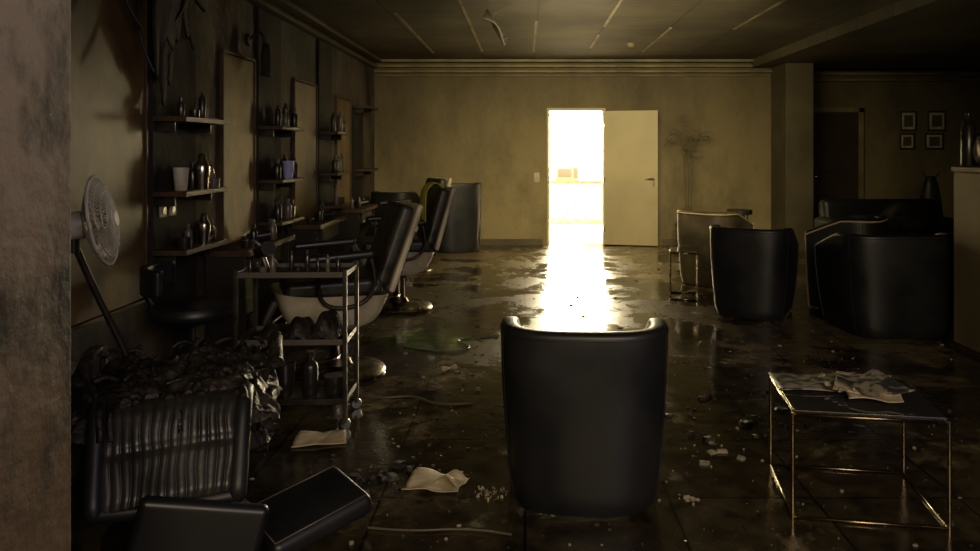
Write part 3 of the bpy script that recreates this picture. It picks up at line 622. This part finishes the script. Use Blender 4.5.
for j in range(3):
    surf('towel_%d' % j, lambda u, v, j=j: (-.22 + j * .15 + (u) * .16, (v - .5) * .24, .01 + (.05 + .04 * j) * math.sin(PI * u) * math.sin(PI * v) ** .5 + .01 * math.sin(11 * u + 7 * v + j)), 18, 14, tp2, 'char', .01)
tp3 = empty('supply_tubs', (TX, 3.88, .137))
for j in range(4): bottle(['jar', 'cup', 'round', 'jar'][j], (-.2 + j * .13, .02 * j - .03, 0), tp3, 'bottle_dark', 1.3)

st = empty('bar_stool', (2.95, 9.9, 0))
cyl('seat', .17, .06, (0, 0, .60), st, 'leather', n=32)
for i in range(4):
    a = PI / 4 + i * PI / 2; tube('leg_%d' % i, [(.11 * math.cos(a), .11 * math.sin(a), .58), (.19 * math.cos(a), .19 * math.sin(a), 0)], .012, st, 'black_metal')
tube('foot_ring', [(.16 * math.cos(t * PI / 12), .16 * math.sin(t * PI / 12), .2) for t in range(24)], .008, st, 'black_metal', cyc=True)

pl = empty('potted_palm', (2.42, 10.62, 0))
lathe('pot', [(0, 0), (.14, 0), (.19, .32), (.205, .32), (.205, .36), (.17, .36), (.165, .31), (0, .31)], parent=pl, m='pot')
for s in range(3): tube('stem_%d' % s, [(.03 * s - .03, .02 * s, .3), (.05 * s - .06, 0, .9), (.07 * s - .08, 0, 1.35)], .008, pl, 'leaf', smooth=True)
for i in range(9):
    a = i * 2 * PI / 9 + random.uniform(-.2, .2); up = random.uniform(.8, 1.25); ln = random.uniform(.28, .38)
    pts = []
    for t in range(9):
        q = t / 8
        pts.append(Vector((math.cos(a) * ln * q, .75 * math.sin(a) * ln * q * (1 if math.sin(a) < 0 else .7), 1.3 + up * q - .55 * q * q)))
    tube('rachis_%d' % i, [tuple(p) for p in pts], .004, pl, 'leaf')
    vs, fs = [], []
    for t in range(1, 9):
        p = pts[t]; d = (pts[t] - pts[t - 1]).normalized(); sd = d.cross(Vector((0, 0, 1))).normalized()
        for s in (-1, 1):
            tip = p + sd * s * .13 * (1.1 - .6 * t / 8) + d * .10 - Vector((0, 0, .05)); b0 = len(vs)
            if tip.y > .32: tip.y = .32
            vs += [tuple(p - d * .010), tuple((p + tip) / 2 - d * .010 + Vector((0, 0, .01))), tuple(tip), tuple((p + tip) / 2 + d * .012)]; fs.append((b0, b0 + 1, b0 + 2, b0 + 3))
    me = bpy.data.meshes.new('leaflets'); me.from_pydata(vs, [], fs); me.update(); link('leaflets_%d' % i, me, pl, 'leaf')

for x, z, w_, h_ in ((6.22, 1.92, .24, .30), (6.2, 1.59, .22, .24), (6.68, 1.92, .27, .30), (6.64, 1.59, .28, .24)):
    e = empty('picture_frame', (x, 11.69, z))
    box('mat_board', (w_ - .03, .01, h_ - .03), (0, -.008, 0), e, 'white'); box('print', (w_ * .6, .004, h_ * .62), (0, -.015, 0), e, 'column')
    for n, a, b, c_, d_ in [('l', -w_ / 2, 0, .02, h_), ('r', w_ / 2, 0, .02, h_), ('t', 0, h_ / 2, w_ + .02, .02), ('b', 0, -h_ / 2, w_ + .02, .02)]:
        box(n, (c_, .022, d_), (a, -.011, b), e, 'bottle_dark', .003)

wc = empty('reception_cabinet', (3.55, 4.98, 0))
box('carcass', (.76, .70, 1.26), (0, 0, .66), wc, 'tanpaint', .01); box('top', (.78, .72, .04), (0, 0, 1.31), wc, 'wood_dark', .006); box('plinth', (.72, .68, .04), (0, 0, .02), wc, 'wood_dark')
for s in (-1, 1): box('door_%d' % (s + 1), (.365, .014, 1.18), (s * .188, -.355, .66), wc, 'tanpaint', .004)
rd = empty('radio_cassette', (3.32, 5.0, 1.332), rz=1.4)
box('body', (.42, .2, .24), (0, 0, .12), rd, 'bottle_dark', .03); tube('handle', [(-.17, 0, .23), (-.15, 0, .32), (.15, 0, .32), (.17, 0, .23)], .01, rd, 'bottle_dark', smooth=True)
for s in (-1, 1): lathe('speaker_%d' % (s + 1), [(0, .0), (.06, .005), (.075, .015), (.08, 0)], (s * .12, .1, .11), rd, 'bottle_grey', 28, rot=(-PI / 2, 0, 0))
e = empty('hair_product_bottles', (3.33, 5.28, 1.332))
for i in range(4): bottle(['tall', 'round', 'shaker', 'tall'][i], (-.08 + i * .12, .0, 0), e, ['bottle_dark', 'bottle_grey', 'steel', 'bottle_dark'][i], [1.8, 1.3, 1.5, 1.7][i])

ct = empty('coat_stand', (5.75, 10.2, 0))
tube('pole', [(0, 0, 0.02), (0, 0, 1.05)], .018, ct, 'black_metal'); lathe('base', [(0, 0), (.16, 0), (.16, .015), (.03, .04), (0, .04)], parent=ct, m='black_metal')
surf('coat', lambda u, v: ((.05 + .15 * v ** .6 + .02 * math.sin(6 * PI * u) * v) * math.cos(2 * PI * u), (.04 + .1 * v ** .6) * math.sin(2 * PI * u), 1.08 - .75 * v), 40, 16, ct, 'leather_old', cu=True)
for s in (-1, 1): tube('hook_%d' % (s + 1), [(0, 0, 1.0), (s * .08, 0, 1.06), (s * .12, 0, 1.14)], .008, ct, 'black_metal', smooth=True)

# ------------------------------------------------------------------ DEBRIS
def debris(name, n, xr, yr, smin, smax, mats, hmax=.012):
    vs, fs, mi = [], [], []
    for i in range(n):
        if callable(xr): x, y = xr()
        else: x = random.uniform(*xr); y = random.uniform(*yr)
        s = smin + (smax - smin) * random.random() ** 3
        k = random.randint(4, 7); a0 = random.random() * 6; h = random.uniform(.002, hmax) * (.5 + s / smax)
        tx, ty = random.uniform(-.2, .2), random.uniform(-.2, .2); asp = random.uniform(.4, 1)
        b0 = len(vs); ring = []
        for j in range(k):
            a = a0 + j * 2 * PI / k; r = s * random.uniform(.6, 1.1)
            ring.append((r * math.cos(a), r * math.sin(a) * asp))
        for (px, py) in ring: vs.append((x + px, y + py, .0005))
        for (px, py) in ring: vs.append((x + px * .85, y + py * .85, .001 + h + abs(px * tx + py * ty)))
        fs.append(tuple(b0 + k + j for j in range(k))); mi.append(i % len(mats))
        for j in range(k):
            fs.append((b0 + j, b0 + (j + 1) % k, b0 + k + (j + 1) % k, b0 + k + j)); mi.append(i % len(mats))
    me = bpy.data.meshes.new(name); me.from_pydata(vs, [], fs)
    for m_ in mats: me.materials.append(M[m_])
    me.update()
    for p, q in zip(me.polygons, mi): p.material_index = q
    o = bpy.data.objects.new(name, me); S.collection.objects.link(o); return o
debris('floor_debris', 1000, (-1.6, 2.4), (2.3, 5.2), .002, .013, ['ash', 'ash', 'char', 'plaster'], .006)
debris('floor_debris', 450, (-1.9, 3.2), (4.5, 10.6), .003, .028, ['ash', 'char', 'ash', 'plaster'], .006)
def clus(cx, cy, s): return lambda: (random.gauss(cx, s), random.gauss(cy, s * .8))
debris('plaster_fragments', 16, clus(.92, 3.46, .09), None, .005, .042, ['plaster'])
debris('plaster_fragments', 10, clus(.70, 2.98, .025), None, .005, .032, ['plaster'])
debris('plaster_fragments', 26, clus(.0, 3.95, .2), None, .003, .018, ['plaster', 'ash'])
debris('plaster_fragments', 26, clus(-.55, 4.5, .25), None, .003, .02, ['plaster', 'ash'])
debris('plaster_fragments', 60, clus(-.15, 3.05, .04), None, .002, .009, ['plaster'])
debris('charred_fragments', 60, clus(-.72, 3.15, .12), None, .01, .045, ['ash', 'char'], .02)
debris('charred_fragments', 30, clus(1.2, 3.9, .25), None, .01, .055, ['char'], .02)

def crumple(name, w, d, loc, rz, m='paper', amp=.02):
    e = empty(name, loc, rz)
    sd = random.random() * 10
    surf('sheet', lambda u, v: ((u - .5) * w * (1 - .12 * v), (v - .5) * d * (1 - .15 * u), .004 + amp * abs(math.sin(3.5 * u + sd) * math.cos(2.7 * v + sd)) + amp * 1.5 * max(0, .3 - abs(u - .45)) * (1 - v)), 14, 10, e, m, .004)
crumple('paper_sheet', .24, .19, (-.39, 3.12, 0), -.15, amp=.03)
crumple('paper_sheet', .13, .10, (-.31, 3.08, .03), -.5, amp=.03)
crumple('paper_sheet', .26, .18, (-1.02, 3.60, 0), .15)
crumple('paper_sheet', .12, .06, (-.5, 4.75, 0), .6)
cabs = empty('floor_cables')
tube('cable_a', [(-1.2, 4.4, .008), (-.9, 4.15, .008), (-.65, 4.25, .008), (-.5, 4.05, .008), (-.3, 4.1, .008)], .006, cabs, 'cable', smooth=True)
tube('cable_b', [(-.60, 2.75, .008), (-.45, 2.72, .008), (-.2, 2.75, .008), (-.05, 2.70, .008)], .004, cabs, 'cable', smooth=True)
tube('cable_c', [(-.9, 5.3, .008), (-.55, 5.1, .008), (-.35, 5.25, .008), (-.6, 5.5, .008), (-.2, 5.6, .008)], .006, cabs, 'cable', smooth=True)

# ------------------------------------------------------------------ LIGHTS
def area(name, loc, target, size, sy, power, col, spread=None):
    l = bpy.data.lights.new(name, 'AREA'); l.shape = 'RECTANGLE'; l.size = size; l.size_y = sy; l.energy = power; l.color = col
    if spread: l.spread = spread
    o = bpy.data.objects.new(name, l); S.collection.objects.link(o); o.location = loc
    o.rotation_euler = (Vector(target) - Vector(loc)).to_track_quat('-Z', 'Y').to_euler(); return o
area('daylight_window', (1.25, 15.12, 1.75), (0.9, 10, 0.7), 1.8, 1.3, 620, (1, .85, .52))
area('back_room_ceiling_lamp', (0.9, 12.9, 2.66), (0.9, 12.9, 0), 1.6, 1.6, 240, (1, .91, .66))
area('street_light_front', (0.8, -2.2, 2.6), (0.6, 9.5, 1.3), 3.0, 1.6, 125, (1, .80, .44))
area('street_light_violet', (2.4, -1.6, 2.6), (-2.3, 5.0, 2.0), 1.2, 1.0, 40, (.74, .62, 1.0))
area('work_lamp', (0.9, 6.2, 2.55), (0.9, 11.0, 1.0), 2.6, .4, 64, (1, .82, .42), math.radians(100))  # added fill that brightens the back wall, no fixture in the room
sl = bpy.data.lights.new('green_indicator_spot', 'SPOT'); sl.energy = 110; sl.color = (.35, 1, .2); sl.spot_size = math.radians(17); sl.spot_blend = 1; sl.shadow_soft_size = .05  # added spot that tints a floor patch green, no fixture behind it
so = bpy.data.objects.new('green_indicator_spot', sl); S.collection.objects.link(so); so.location = (-.74, 5.5, 2.7)

w = bpy.data.worlds.new('night'); S.world = w; w.use_nodes = True
w.node_tree.nodes['Background'].inputs[0].default_value = (.55, .44, .28, 1); w.node_tree.nodes['Background'].inputs[1].default_value = .04

# ------------------------------------------------------------------ CAMERA
cd = bpy.data.cameras.new('camera'); cam = bpy.data.objects.new('camera', cd); S.collection.objects.link(cam)
cam.location = (0, 0, 1.45); cam.rotation_euler = (PI / 2, 0, 0)
cd.sensor_width = 36; cd.lens = 720 / 980 * 36; cd.shift_x = -35 / 980; cd.shift_y = -125.5 / 980
cd.clip_start = .05
S.camera = cam
S.view_settings.view_transform = 'Standard'; S.view_settings.look = 'None'
